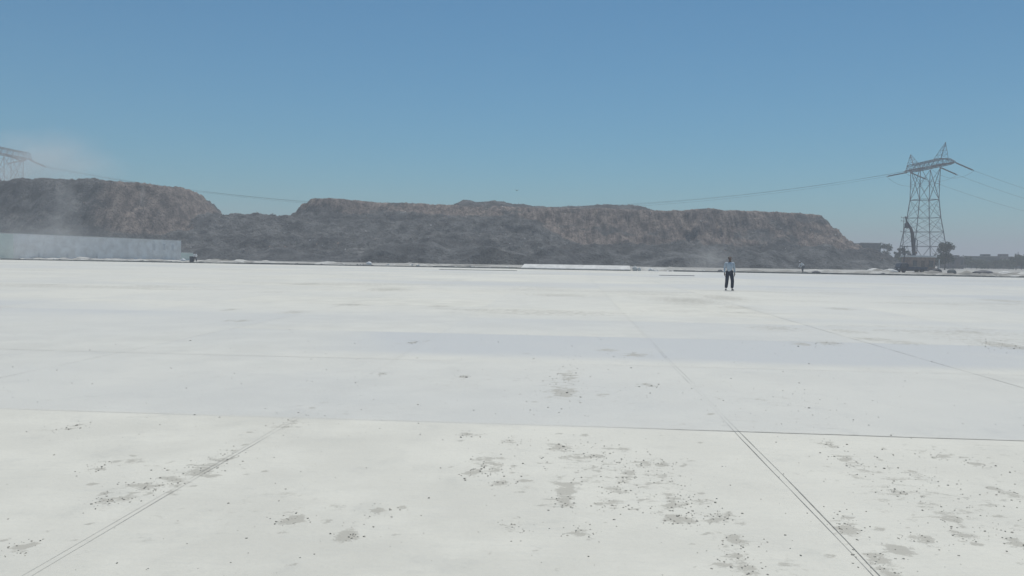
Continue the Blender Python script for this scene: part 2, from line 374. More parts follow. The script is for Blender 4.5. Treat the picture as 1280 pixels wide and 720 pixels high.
# the wide grey bench
bench = [(-240, 168), (-100, 163), (-72, 160), (-50, 158), (-20, 160), (10, 163), (40, 170), (72, 178), (95, 192), (106, 214), (110, 250), (105, 320), (-240, 320)]
s = seg_sd(MX, MY, bench)+w1*.55
zb = np.interp(s, [-1, 0, 3, 9, 13, 24, 30, 37, 60], [-.3, 0, 1.3, 2.5, 4.6, 6.2, 8.9, 9.8, 10.2])
rt = sstep(MX, 0, 18)                       # to the right the bench is low: dark berm + trough
zr = np.interp(s, [-1, 0, 5, 9.5, 15, 21, 30], [-.3, 0, 3.0, 4.2, 3.9, 3.2, 3.0])
zb = zb*(1-rt)+zr*rt
zb += low*2.2*sstep(s, 0, 8)*(1-.6*rt)
# main plateau
main = [(-56, 199), (-50, 195), (-30, 193), (0, 191), (20, 188), (45, 189), (70, 194), (90, 203), (104, 221), (107, 262), (97, 325), (-52, 325), (-60, 240)]
s2 = seg_sd(MX, MY, main)+w1*.5
cliff = sstep(s2, -1, 4)*(1-sstep(s2, 15, 22))
s2 = s2*(1+1.8*(1-sstep(MX, -52, -38)))
s2 = s2-(gul-.5)*3.6*cliff-(gul2-.5)*2.0*cliff-(fbm(MX/2.6, MY/5, 4, .6)-.5)*3.6*cliff
sk_px = [380, 395, 450, 500, 560, 600, 640, 700, 760, 820, 850, 880, 900, 1010, 1035, 1060, 1090]
sk_py = [254, 252, 252.5, 254.5, 257, 258, 260, 262, 263.5, 265, 264.5, 262.5, 264.5, 265.5, 267, 270, 274]
sxz = [((p-640)/F*213, zpix(p, q, 213)) for p, q in zip(sk_px, sk_py)]
ztop = np.interp(MX, [a for a, _ in sxz], [b for _, b in sxz])
prof = np.interp(s2, [-2, 0, 4, 9, 13.5, 16, 17], [-1, 0, .13, .42, .80, .985, 1.])
zfoot = np.where(MX < 8, 9.6, 2.8); zfoot = 9.6*(1-rt)+2.8*rt
zm = zfoot+(ztop-zfoot)*prof+low*.5*(1-.7*prof)
zm = np.where(s2 < -1.5, -9, zm)
# upper tier on the plateau
tier = [(-20, 222), (-12, 219), (12, 222), (30, 221), (44, 226), (50, 240), (46, 320), (-22, 320), (-26, 245)]
s3 = seg_sd(MX, MY, tier)+w1*.3
tz = [(560, 257.5), (568, 253.5), (580, 251.5), (592, 253.5), (606, 254), (615, 251.5), (624, 253), (640, 255.5), (665, 258), (682, 260), (705, 259), (730, 257.5), (760, 256.5), (795, 257), (812, 260), (830, 265), (845, 268)]
tt = np.interp(MX, [(p-640)/F*231 for p, _ in tz], [zpix(p, q, 231) for p, q in tz])
zt = ztop+(tt-ztop)*np.clip(s3/7, 0, 1); zm = np.where(s3 > 0, np.maximum(zm, zt), zm)
# left mound
left = [(-240, 166), (-120, 163), (-96, 160), (-78, 161), (-74, 168), (-67, 182), (-68, 215), (-83, 262), (-240, 262)]
s4 = seg_sd(MX, MY, left)+w1*.45
cl4 = sstep(s4, -1, 4)*(1-sstep(s4, 16, 22)); s4 = s4-(ridge(MX/9, MY/30, 4)-.5)*3.5*cl4
lp = [(-60, 227.5), (0, 227), (55, 226.5), (70, 224), (100, 228), (150, 229), (180, 228.5), (200, 230), (212, 234), (222, 242), (245, 244), (300, 246)]
lt = np.interp(MX, [(p-640)/F*183 for p, _ in lp], [zpix(p, q, 183) for p, q in lp])
z4 = lt*np.interp(s4, [-1, 0, 3, 9, 14, 17], [-.1, 0, .13, .55, .94, 1.])+low*.6
Z = np.maximum(np.maximum(zb, zm), np.where(s4 < -.8, -9, z4))
act = sstep(s, 0, 5)
crest = np.where(s2 > 0, sstep(s2, 11, 17), 0)*(s4 < 4)
flat = 1-.66*crest-.15*np.where(s4 > 0, sstep(s4, 12, 17), 0)
act = act*flat
Z = Z+hi_*2.9*act+vhi*.3*act+(ridge(MX/4, MY/4, 3)-.5)*.8*act
# front heaps along the toe
for k in range(60):
    hx = RNG.uniform(-62, 88); hy = np.interp(hx, [-72, -20, 10, 40, 72, 90], [158, 157, 160, 168, 176, 186])+RNG.uniform(-3, 6)
    rr = RNG.uniform(1.6, 4.5); hh = rr*RNG.uniform(.25, .5); Z = Z+hh*np.exp(-((MX-hx)/rr)**2-((MY-hy)/(rr*.8))**2)*(1-.4*act)
Z = np.where(s < -7, -.4, Z)
bm_ = sstep(s2, .5, 5)*(s2 > 0); bn = bm_*np.clip((Z-zfoot)/(ztop-zfoot+.01), 0, 1)
brown = np.clip(bm_*sstep(Z-zfoot, .2, 3.5)*(.62+.38*sstep(MX, -10, 30)), 0, 1)*np.where(s3 > .5, .25, 1.)*(.35+1.1*sstep(fbm(MX/10, Z/4+MY/25, 5, .6), .3, .62))
b4 = np.where((s4 > 0) & (z4 >= zb-.6), 1., 0.)*(.25+.75*sstep(MX, -93, -80))*sstep(Z, 3, 7); brown = np.maximum(brown*(z4 < Z+.8), b4)
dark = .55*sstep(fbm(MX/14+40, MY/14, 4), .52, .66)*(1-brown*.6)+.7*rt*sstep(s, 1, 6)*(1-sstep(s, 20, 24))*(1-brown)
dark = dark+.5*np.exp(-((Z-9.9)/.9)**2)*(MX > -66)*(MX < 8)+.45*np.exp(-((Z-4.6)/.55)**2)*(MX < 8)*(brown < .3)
dark = dark+.5*np.exp(-((s3-1.2)/1.2)**2)*(s2 > 10)  # shade of the upper tier painted as a dark band along its edge
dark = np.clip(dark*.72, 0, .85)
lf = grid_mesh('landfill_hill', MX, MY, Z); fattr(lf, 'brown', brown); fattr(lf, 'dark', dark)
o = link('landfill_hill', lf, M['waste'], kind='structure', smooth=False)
o['label'] = 'long flat-topped landfill hill of brown and dark grey waste'
# rags and plastic on the slope
lt_ = MB(); ny, nx = Z.shape
for _ in range(2600):
    j = random.randrange(20, 205); i = random.randrange(20, nx-20)
    if s[j, i] < 1 or (random.random() > .35 and fbm(np.array(MX[j, i]/9), np.array(MY[j, i]/9), 3) < .5): continue
    c = Vector((MX[j, i], MY[j, i], Z[j, i]+.08)); r = random.uniform(.08, .26); a = random.uniform(0, 6.3); q = random.uniform(.4, 1)
    p = [c+Vector((math.cos(a+t)*r*(q if k % 2 else 1), math.sin(a+t)*r, random.uniform(-.1, .25))) for k, t in enumerate((0, 1.5, 3.1, 4.6))]
    lt_.add(p+[c-Vector((0, 0, .12))], [(0, 1, 2, 3), (0, 1, 4), (1, 2, 4), (2, 3, 4), (3, 0, 4)], random.choice((0, 1, 1, 2)))
lt_.build('litter', [M['palewin'], M['greyc'], M['brick']], kind='stuff', label='rags and plastic scraps strewn over the landfill slope')

# ------------------------------------------------------------------ strip beyond the slab
def on_ground(px, D): return Vector(((px-640)/F*D, D, -.16))
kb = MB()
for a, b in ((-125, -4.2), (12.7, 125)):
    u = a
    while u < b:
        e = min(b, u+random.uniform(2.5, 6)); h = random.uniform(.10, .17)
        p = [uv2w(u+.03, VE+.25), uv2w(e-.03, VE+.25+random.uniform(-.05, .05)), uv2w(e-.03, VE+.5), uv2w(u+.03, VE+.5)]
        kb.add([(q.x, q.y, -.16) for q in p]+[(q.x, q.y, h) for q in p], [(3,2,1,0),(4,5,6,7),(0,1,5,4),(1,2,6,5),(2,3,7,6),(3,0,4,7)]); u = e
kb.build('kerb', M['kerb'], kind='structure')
# pale spoil banks beyond the kerb
bx = np.arange(-115, 125, .5); by = np.arange(VE+.9, VE+26, .45); BU, BV = np.meshgrid(bx, by)
n_ = fbm(BU/7, BV/2.5, 5, .6); hz = np.clip((n_-.50)*2.6, 0, 1)**1.3*.75*sstep(BV, VE+1, VE+2.5)*(1-sstep(BV, VE+23, VE+26)); hz += (fbm(BU/1.2, BV/1.2, 3)-.5)*.12*(hz > .02)
hz *= 1+.5*sstep(BU, 25, 50)
BX = BU*math.cos(YAW)+BV*math.sin(YAW); BY = -BU*math.sin(YAW)+BV*math.cos(YAW)
link('spoil_banks', grid_mesh('spoil_banks', BX, BY, hz-.19), M['ground'], kind='structure')
rb = MB()
for _ in range(1500):
    u = random.uniform(-80, 90); v = VE+random.choice((1.2, 2, 4, 7, 12))+random.uniform(-.6, 2.5)
    if random.random() < .5 and vnoise(np.array(u*.25), np.array(v*.3)) < .5: continue
    r = min(.42, random.lognormvariate(math.log(.13), .6)); p = uv2w(u, v); rb.rock((p.x, p.y, r*.2-.1), r, random.choice((0, 0, 1, 2)), .6)
rb.build('rubble', [M['whitec'], M['kerb'], M['greyc']], kind='stuff', label='broken concrete rubble strewn along the edge of the yard')

# low white parapet in the middle
def slab_box(name, u0, u1, v0, v1, z0, z1, mat, parent=None, bevel=.02, **k):
    mb = MB(); P = [uv2w(u0, v0), uv2w(u1, v0), uv2w(u1, v1), uv2w(u0, v1)]
    mb.add([(q.x, q.y, z0) for q in P]+[(q.x, q.y, z1) for q in P], [(3,2,1,0),(4,5,6,7),(0,1,5,4),(1,2,6,5),(2,3,7,6),(3,0,4,7)])
    return mb.build(name, mat, parent, bevel=bevel, **k)
u0 = w2uv(at(651, 336, VE-1))[0]; u1 = w2uv(at(787, 338, VE-1))[0]
pw = empty('low_wall', uv2w((u0+u1)/2, VE-.9), -YAW, label='long low whitish sloped concrete bank at the middle of the yard edge', cat='wall')
mb = MB(); h = (u1-u0)/2
mb.add([(-h, -.6, .09), (h, -.6, .09), (h, .75, .09), (-h, .75, .09), (-h+.1, -.5, .20), (h, -.5, .20), (h, .7, .62), (-h+.35, .7, .62)], [(3,2,1,0),(4,5,6,7),(0,1,5,4),(1,2,6,5),(2,3,7,6),(3,0,4,7)]); mb.build('wall_block', M['whitec'], pw, bevel=.02)
mb = MB(); mb.box(-h+.05, h-.05, -.5, .6, 0.004, .088); mb.build('gap_strip', M['kerb'], pw)  # dark strip standing in for the shaded gap under the bank
# crumpled sacks beside it
def sack(name, p, w, hh, mat, **k):
    mb = MB(); n = 10; rings = [(0, .85), (.2, 1), (.5, 1.02), (.75, .8), (.92, .35), (1, .28)]
    pts = []
    for t, r in rings:
        for i in range(n):
            a = 2*math.pi*i/n; q = r*w/2*(1+random.uniform(-.13, .13)); pts.append((p.x+math.cos(a)*q, p.y+math.sin(a)*q*.8, p.z+t*hh+random.uniform(-.02, .02)*(t > 0)))
    m = len(rings)
    mb.add(pts, [(k_*n+i, k_*n+(i+1) % n, (k_+1)*n+(i+1) % n, (k_+1)*n+i) for k_ in range(m-1) for i in range(n)]+[tuple(range(n))[::-1], tuple(range((m-1)*n, m*n))])
    return mb.build(name, mat, smooth=True, **k)
sack('cement_sack', at(793.5, 340, VE-1.2)*1.0-Vector((0,0,at(793.5, 340, VE-1.2).z)), .6, .6, M['whitec'], label='crumpled white sack beside the right end of the low white wall', cat='sack')
sack('cement_sack', at(799, 340, VE-1.4)-Vector((0,0,at(799, 340, VE-1.4).z)), .4, .45, M['whitec'], label='small grey-white sack right of the larger crumpled one', cat='sack')
sack('cement_sack', on_ground(228.5, 128), .75, .45, M['white'], label='white sack lying at the right foot of the long grey wall', cat='sack')
sack('cement_sack', on_ground(461, 118), .8, .55, M['white'], label='white sack alone on the ground in front of the dark hill, left of centre', cat='sack')

def plank(name, a, b, w, h, mat, **k):
    a, b = Vector(a), Vector(b); mb = MB(); d = (b-a).normalized(); n = Vector((-d.y, d.x, 0))
    P = [a-n*w/2, b-n*w/2, b+n*w/2, a+n*w/2]
    mb.add([(q.x, q.y, q.z) for q in P]+[(q.x, q.y, q.z+h) for q in P], [(3,2,1,0),(4,5,6,7),(0,1,5,4),(1,2,6,5),(2,3,7,6),(3,0,4,7)]); return mb.build(name, mat, bevel=.01, **k)
plank('steel_rail', G(824, 344.4)+Vector((0,0,.004)), G(868, 345.0)+Vector((0,0,.004)), .08, .045, M['steel'], label='dark steel rail lying on the concrete left of the standing man', cat='rail')
plank('steel_rail', G(549, 337.0)+Vector((0,0,.004)), G(646, 338.6)+Vector((0,0,.004)), .08, .045, M['steel'], label='dark steel rail lying on the concrete left of the low white wall', cat='rail')

# ------------------------------------------------------------------ wall on the left
def long_wall(name, a, b, ha, hb, th, mat, label, step=3.0, patches=(), mats=None):
    a = Vector(a); b = Vector(b); L = (b-a).length; rz = math.atan2(b.y-a.y, b.x-a.x)
    r = empty(name, a, rz, label=label, cat='wall')
    mb = MB(); n = max(1, round(L/step))
    for i in range(n):
        x0, x1 = L*i/n, L*(i+1)/n-.015; z0 = ha+(hb-ha)*i/n; z1 = ha+(hb-ha)*(i+1)/n; dy = random.uniform(-.012, .012)
        mb.add([(x0, dy, -.1), (x1, dy, -.1), (x1, th+dy, -.1), (x0, th+dy, -.1), (x0, dy, z0), (x1, dy, z1), (x1, th+dy, z1), (x0, th+dy, z0)], [(3,2,1,0),(4,5,6,7),(0,1,5,4),(1,2,6,5),(2,3,7,6),(3,0,4,7)])
    mb.build('wall_panels', mat, r)
    mb = MB(); mb.add([(0, -.05, ha+.004), (L, -.05, hb+.004), (L, th+.05, hb+.004), (0, th+.05, ha+.004), (0, -.05, ha+.09), (L, -.05, hb+.09), (L, th+.05, hb+.09), (0, th+.05, ha+.09)], [(3,2,1,0),(4,5,6,7),(0,1,5,4),(1,2,6,5),(2,3,7,6),(3,0,4,7)])
    mb.build('coping', M['whitec'], r)
    for x, z0, w, hh in patches:
        m = MB(); m.box(x, x+w, -.03, -.016, z0, z0+hh); m.build('patch', M['patch'], r)
    return r
A = on_ground(17, 122); B = on_ground(226, 150); L = (B-A).length
long_wall('boundary_wall', A, B, 3.85, 3.55, .3, M['wallc'], 'long pale grey plastered wall standing before the left end of the landfill',
          patches=[(L*f, z, .5, 1.1) for f, z in ((.80, 1.7), (.87, 1.8), (.93, 1.7))]+[(L*.12, .1, .4, .9), (L*.27, .1, .35, .8), (L*.44, .2, .3, .7)])
A2 = on_ground(-60, 112); B2 = on_ground(16.5, 120)
long_wall('boundary_wall', A2, B2, 3.95, 3.8, .3, M['wallg'], 'greenish grey wall at the far left edge beyond the long pale wall')
long_wall('garden_wall', on_ground(227, 141), on_ground(241, 143), 1.35, 1.3, .25, M['wallg'], 'short low greenish wall right of the long pale wall')

# ------------------------------------------------------------------ people
def skin(name, V, E, mat, parent, sub=2, root=0, label=None):
    me = bpy.data.meshes.new(name); me.from_pydata([v[:3] for v in V], E, []); o = link(name, me, mat, parent)
    m = o.modifiers.new('skin', 'SKIN'); m.use_smooth_shade = True
    for i, v in enumerate(V):
        sv = me.skin_vertices[0].data[i]; r = v[3]; sv.radius = r if isinstance(r, tuple) else (r, r); sv.use_root = (i == root)
    s_ = o.modifiers.new('sub', 'SUBSURF'); s_.levels = sub; s_.render_levels = sub
    return tag(o, label)
def hand(V, E, iw, W, d, side, palm_n):
    """adds palm and five fingers to the chain ending at wrist index iw; d = pointing direction, side = thumb side"""
    d = Vector(d).normalized(); side = Vector(side).normalized(); pn = Vector(palm_n).normalized(); W = Vector(W)
    V.append((*(W+d*.05), (.032, .018))); ip = len(V)-1; E.append((iw, ip))
    V.append((*(W+d*.088), (.036, .016))); ik = len(V)-1; E.append((ip, ik))
    for k, (off, ln) in enumerate(((.028, .07), (.010, .08), (-.010, .073), (-.028, .056))):
        p = W+d*.095+side*off; prev = ik
        for q, (f, cur) in enumerate(((.0, 0), (.45, .006), (.8, .02), (1., .036))):
            V.append((*(p+d*ln*f+pn*cur), .0085)); E.append((prev, len(V)-1)); prev = len(V)-1
    p = W+d*.035+side*.034; V.append((*p, .012)); E.append((ip, len(V)-1)); V.append((*(p+d*.032+side*.018+pn*.01), .010)); E.append((len(V)-2, len(V)-1)); V.append((*(p+d*.056+side*.018+pn*.02), .0085)); E.append((len(V)-2, len(V)-1))
def person(loc, rz, J, mats, label, hair=True, cap=None, scale=1.):
    """J: joints dict. Faces local -Y."""
    r = empty('person', loc, rz, label=label, cat='person'); r.scale = (scale,)*3
    top, bot, shoe = mats
    pv = Vector(J['pelvis']); ch = Vector(J['chest']); nk = Vector(J['neck']); hd = Vector(J['head']); up = (hd-nk).normalized()
    fwd = Vector(J.get('face', (0, -1, 0))).normalized(); rt_ = up.cross(fwd).normalized()*-1
    V = [(*pv, (.15, .10)), (*pv.lerp(ch, .5), (.125, .085)), (*ch, (.14, .085)), (*nk, .055), (*(nk+up*.06+fwd*.008), .05), (*(hd-up*.045+fwd*.018), (.07, .076)), (*(hd+up*.02), (.084, .092)), (*(hd+up*.085-fwd*.008), (.066, .076))]
    E = [(0, 1), (1, 2), (2, 3), (3, 4), (4, 5), (5, 6), (6, 7)]
    TV = [(*(pv+(pv-ch).normalized()*.03), (.182, .135)), (*pv.lerp(ch, .5), (.165, .12)), (*ch, (.185, .122)), (*(nk-up*.03), (.075, .07))]; TE = [(0, 1), (1, 2), (2, 3)]
    BV_ = [(*(pv-(ch-pv)*.02), (.172, .125)), (*pv.lerp(ch, .42), (.158, .112))]; BE = [(0, 1)]
    for sd in ('l', 'r'):
        sh, el, wr = (Vector(J[k+sd]) for k in ('sh', 'el', 'wr')); hp, kn, an = (Vector(J[k+sd]) for k in ('hip', 'kn', 'an'))
        b = len(V); V += [(*sh, .048), (*el, .038), (*wr, (.029, .024))]; E += [(2, b), (b, b+1), (b+1, b+2)]
        d = Vector(J['hd'+sd]) if 'hd'+sd in J else (wr-el)
        hand(V, E, b+2, wr, d, fwd if abs(d.normalized().dot(fwd)) < .8 else Vector((0, 0, 1)), (Vector((-sh.x, 0, 0)) if abs(sh.x) > .01 else Vector((0, -1, 0))))
        b = len(TV); TV += [(*sh, .068), (*el, .052), (*(el.lerp(wr, .93)), .042)]; TE += [(2, b), (b, b+1), (b+1, b+2)]
        b = len(V); V += [(*hp, .08), (*kn, .055), (*an, .036)]; E += [(0, b), (b, b+1), (b+1, b+2)]
        b = len(BV_); BV_ += [(*hp, .115), (*kn, .09), (*(kn.lerp(an, .94)), .078)]; BE += [(0, b), (b, b+1), (b+1, b+2)]
        toe = Vector(J.get('toe'+sd, tuple(an+Vector((0, -.17, -.05))))); hl = an+Vector((0, .05, -.045))
        skin('shoe', [(*hl, (.04, .036)), (*an.lerp(toe, .45).lerp(Vector((an.x, an.y, toe.z)), .3), (.044, .038)), (*toe, (.04, .024))], [(0, 1), (1, 2)], shoe, r)
    bo = skin('body', V, E, M['skin'], r)
    skin('shirt', TV, TE, top, r); skin('trousers', BV_, BE, bot, r)
    # face
    f = MB()
    nb = hd+fwd*.082-up*.012
    f.add([nb+up*.035-fwd*.006, nb-rt_*.016-up*.012-fwd*.004, nb+rt_*.016-up*.012-fwd*.004, nb+fwd*.024-up*.008, nb-up*.02-fwd*.004], [(0, 1, 3), (0, 3, 2), (1, 4, 3), (3, 4, 2)]); f.build('nose', M['skin'], r, True)
    for sx in (-1, 1):
        e = MB(); c = hd+fwd*.075+rt_*sx*.03+up*.022; e.lathe(c, c+fwd*.012, [(0, .013), (.6, .011), (1, .004)], 8); e.build('eye', M['eye'], r, True)
        e = MB(); c = hd+rt_*sx*.074-fwd*.005; e.lathe(c-rt_*sx*.004, c+rt_*sx*.014, [(0, .012), (.5, .026), (1, .018)], 8); e.build('ear', M['skin'], r, True)
    m_ = MB(); c = hd+fwd*.078-up*.052; m_.bar(c-rt_*.022, c+rt_*.022, .005, 6); m_.build('mouth', M['brick'], r, True)
    hc = hd+up*.045-fwd*.02
    skin('cap' if cap else 'hair', [(*(hc-up*.05-fwd*.035), (.074, .055)), (*(hc+up*.02-fwd*.012), (.1, .1)), (*(hc+up*.05), (.084, .084))], [(0, 1), (1, 2)], cap or M['hair'], r)
    return r
J1 = dict(pelvis=(0, 0, .93), chest=(.01, -.01, 1.27), neck=(.015, .0, 1.46), head=(.01, -.02, 1.595), face=(.05, -1, -.15),
          shl=(-.20, .0, 1.40), ell=(-.245, .03, 1.13), wrl=(-.255, -.03, .88), hdl=(0, -.15, -1), shr=(.20, 0, 1.40), elr=(.245, .03, 1.13), wrr=(.25, -.04, .88), hdr=(0, -.2, -1),
          hipl=(-.10, 0, .86), knl=(-.125, -.03, .48), anl=(-.15, .03, .09), hipr=(.10, 0, .86), knr=(.125, -.14, .48), anr=(.12, -.12, .085), toel=(-.19, -.13, .035), toer=(.15, -.29, .035))
g = G(911.2, 363.2)
person(g, 0, J1, (M['shirt'], M['trous'], M['shoe']), 'man in a pale blue shirt and dark trousers standing on the concrete facing the camera', scale=1.0)
# bending worker, seen from the side, head towards the left
J2 = dict(pelvis=(0, .10, .86), chest=(0, -.20, 1.10), neck=(0, -.36, 1.22), head=(0, -.46, 1.29), face=(0, -.7, -.7),
          shl=(-.17, -.28, 1.12), ell=(-.2, -.36, .86), wrl=(-.16, -.5, .65), shr=(.17, -.28, 1.12), elr=(.2, -.34, .85), wrr=(.16, -.48, .62),
          hipl=(-.10, .1, .80), knl=(-.12, -.02, .46), anl=(-.13, .12, .09), hipr=(.10, .1, .80), knr=(.12, -.12, .45), anr=(.13, -.08, .09))
person(G(1003.5, 341.3), R(-90)+R(15), J2, (M['white'], M['greyc'], M['shoe']), 'worker in white shirt and white cap bending over at the yard edge', cap=M['white'], scale=1.08)
J3 = dict(pelvis=(0, .12, .72), chest=(0, -.06, 1.02), neck=(0, -.14, 1.2), head=(0, -.2, 1.32), face=(0, -1, -.4),
          shl=(-.19, -.08, 1.12), ell=(-.25, -.2, .88), wrl=(-.14, -.42, .78), shr=(.19, -.08, 1.12), elr=(.25, -.2, .88), wrr=(.14, -.42, .76),
          hipl=(-.12, .1, .68), knl=(-.17, -.22, .46), anl=(-.15, .0, .09), hipr=(.12, .1, .68), knr=(.17, -.22, .46), anr=(.15, .0, .09))
person(on_ground(243.5, 121), R(20), J3, (M['white'], M['trous'], M['shoe']), 'worker in white shirt and dark trousers crouching near the right end of the grey wall', scale=1.05)
mb = MB(); p = on_ground(239, 121); mb.lathe(p, p+Vector((0, 0, .88)), [(0, .27), (.02, .29), (.33, .285), (.34, .3), (.36, .285), (.65, .285), (.66, .3), (.68, .285), (.98, .29), (1, .27)], 16)
mb.build('oil_drum', M['rigd'], smooth=False, label='dark metal drum standing beside the crouching worker', cat='drum')
sack('debris_heap', on_ground(1000, 108), 2.2, .34, M['kerb'], label='low dark heap at the feet of the bending worker', cat='heap')
sack('debris_heap', on_ground(1020, 108), 1.2, .4, M['rigd'], label='small dark lump right of the bending worker', cat='heap')

# ------------------------------------------------------------------ transmission towers
def make_tower(loc, rz, label):
    """local X = crossarm axis, local Y = line direction"""
    r = empty('power_pylon', loc, rz, label=label, cat='pylon', group='lattice pylons carrying the power line')
    zs = [0, 6.8, 11.3, 15.7, 21.3, 26.2, 31.0]; hs = [5.5, 4.75, 4.15, 3.5, 3.0, 3.0, 3.05]
    cs = [(1, 1), (-1, 1), (-1, -1), (1, -1)]
    P = lambda k, i: Vector((cs[i % 4][0]*hs[k], cs[i % 4][1]*hs[k], zs[k]))
    for i in range(4):
        m = MB()
        for k in range(len(zs)-1): m.bar(P(k, i), P(k+1, i), .135 if k < 4 else .11)
        f = P(0, i); m.box(f.x-.5, f.x+.5, f.y-.5, f.y+.5, -.3, .25); m.build('leg', M['steel'], r)
    br = MB()
    for k in range(1, 5):
        for i in range(4): br.bar(P(k, i), P(k, i+1), .085 if k != 4 else .12)
    for k in range(0, 4):
        for i in range(4):
            a, b, c, d = P(k, i), P(k, i+1), P(k+1, i), P(k+1, i+1); mt = (c+d)/2; mbt = (a+b)/2
            if k == 0: br.bar(a, mt, .065); br.bar(b, mt, .065); br.bar(a.lerp(c, .5), a.lerp(mt, .5), .035); br.bar(b.lerp(d, .5), b.lerp(mt, .5), .035); br.bar(c, a.lerp(mt, .5), .035); br.bar(d, b.lerp(mt, .5), .035)
            else:
                br.bar(a, d, .055); br.bar(b, c, .055); x = (a+d)/2
                br.bar(a.lerp(c, .5), a.lerp(d, .25), .03); br.bar(b.lerp(d, .5), b.lerp(c, .25), .03); br.bar(a.lerp(c, .5), c.lerp(b, .25), .03); br.bar(b.lerp(d, .5), d.lerp(a, .25), .03)
    br.build('bracing', M['steel'], r)
    wb = MB()        # window between waist and bridge
    for i in range(4):
        a, b, c, d = P(4, i), P(4, i+1), P(6, i), P(6, i+1)
        if i % 2 == 0: wb.bar(a, d, .10); wb.bar(b, c, .10)
        else: wb.bar(a, d, .075); wb.bar(b, c, .075)
        wb.bar(P(5, i), a.lerp(d, .5), .04); wb.bar(P(5, i+1), a.lerp(d, .5), .04); wb.bar(P(5, i), a.lerp(d, .25), .035); wb.bar(P(5, i+1), b.lerp(c, .25), .035)
        wb.bar(P(5, i), c.lerp(b, .25), .035); wb.bar(P(5, i+1), d.lerp(a, .25), .035)
    wb.build('upper_bracing', M['steel'], r)
    ar = MB(); x0, x1 = -10.8, 16.8; zb_, zt_ = 31.0, 32.9; body = 3.0
    def w(x):   # half width and top height along the arm
        if x < -9: f = .45+.55*(x-x0)/(-9-x0)
        elif x > 11: f = (x1-x)/(x1-11)
        else: f = 1
        return .25+(body*.62-.25)*f, .25+(zt_-zb_-.25)*f
    N = 20
    xs = [x0+(x1-x0)*k/N for k in range(N+1)]
    Q = []
    for x in xs: hw, hh = w(x); Q.append([Vector((x, hw, zb_)), Vector((x, -hw, zb_)), Vector((x, -hw*.8, zb_+hh)), Vector((x, hw*.8, zb_+hh))])
    for k in range(N):
        for i in range(4):
            ar.bar(Q[k][i], Q[k+1][i], .125 if i < 2 else .085); ar.bar(Q[k][i], Q[k][(i+1) % 4], .04)
            ar.bar(Q[k][i if k % 2 else (i+1) % 4], Q[k+1][(i+1) % 4 if k % 2 else i], .055)
    ar.build('crossarm', M['steel'], r)
    for sx, xb0, xb1, xt in ((-1, -9.8, -6.0, -9.9), (1, 6.8, 11.0, 11.3)):
        pk = MB(); top = Vector((xt, 0, 37.6 if sx > 0 else 36.6)); base = [Vector((xb0, -1.1, zt_)), Vector((xb1, -1.1, zt_)), Vector((xb1, 1.1, zt_)), Vector((xb0, 1.1, zt_))]
        for i, b in enumerate(base):
            pk.bar(b, top, .065, r2=.05)
            for f in (.25, .5, .72): pk.bar(b.lerp(top, f), base[(i+1) % 4].lerp(top, f), .032)
            pk.bar(b, base[(i+1) % 4].lerp(top, .25), .03); pk.bar(b.lerp(top, .25), base[(i+1) % 4].lerp(top, .5), .03); pk.bar(b.lerp(top, .5), base[(i+1) % 4].lerp(top, .72), .03)
        pk.bar(top-Vector((.25, 0, 1.3)), top, .13, r2=.06); pk.build('earth_wire_peak', M['steel'], r)
    ends = {}
    for j, xa in enumerate((x0+.3, 4.5, x1-.3)):
        for sy in (-1, 1):
            a = Vector((xa, sy*.25 if j != 1 else sy*2.0, zb_-.05)); b = a+Vector((0, sy*(7.0 if sy < 0 else 5.6), -1.5 if sy < 0 else -2.3))
            m = MB(); n = 26; prof = [(0, .05)]
            for q in range(n): prof += [(.06+.86*q/n, .14), (.06+.86*(q+.35)/n, .25), (.06+.86*(q+.8)/n, .14)]
            m.lathe(a, b, prof+[(1, .05)], 7); m.build('insulator', M['insul'], r); ends[(j, sy)] = b
        a, b = ends[(j, -1)], ends[(j, 1)]; m = MB()
        m.tube([a.lerp(b, t)+Vector((0, 0, -2.6*(1-(2*t-1)**2))) for t in [k/14 for k in range(15)]], .035, 4); m.build('jumper', M['wire'], r)
    return r, ends
ALPHA = -R(90.5)
t1 = on_ground(1151.5, 250)
pyl, ends = make_tower(t1, ALPHA, 'tall lattice pylon standing on the right before the hazy sky')
p2 = copy_tree(pyl); t2 = on_ground(10, 248.5); p2.location = t2-Vector((0, 0, .8)); bpy.data.objects.remove([c_ for c_ in p2.children if c_.name.startswith('earth_wire_peak')][0]); p2['label'] = 'lattice pylon with only its crossarm end above the left landfill top'
bpy.context.view_layer.update()
W1 = {k: pyl.matrix_world @ v for k, v in ends.items()}; W2 = {k: p2.matrix_world @ v for k, v in ends.items()}
def cable(a, b, sag, r, label, tmax=1.0, group='power lines strung between the pylons', n=60):
    m = MB(); m.tube([a.lerp(b, t)+Vector((0, 0, -4*sag*t*(1-t))) for t in [k/n*tmax for k in range(n+1)]], r, 4)
    return m.build('power_line', M['wire'], None, label=label, cat='power line', group=group)
lefts = sorted([v for k, v in W1.items() if k[1] == -1], key=lambda p: -p.y)
s2_ = sorted([v for k, v in W2.items() if k[1] == 1], key=lambda p: -p.y)
lab = 'power line sagging across the sky between the two pylons'
for i, (a, b) in enumerate(zip(lefts, s2_)):
    cable(a, b, 12.5+i*.4, .03, ['farthest', 'middle', 'nearest'][i]+' power line sagging over the landfill between the two pylons')
rights = sorted([v for k, v in W1.items() if k[1] == 1], key=lambda p: -p.y)
tgt = Vector((t1.x+260, t1.y+95, 0))
for i, a in enumerate(rights):
    cable(a, tgt+Vector((2-(2-i)*5, 12-i*12, 29)), 15, .034, ['farthest', 'middle', 'nearest'][i]+' power line running down to the right from the pylon', group='power lines leaving the pylon on its right')

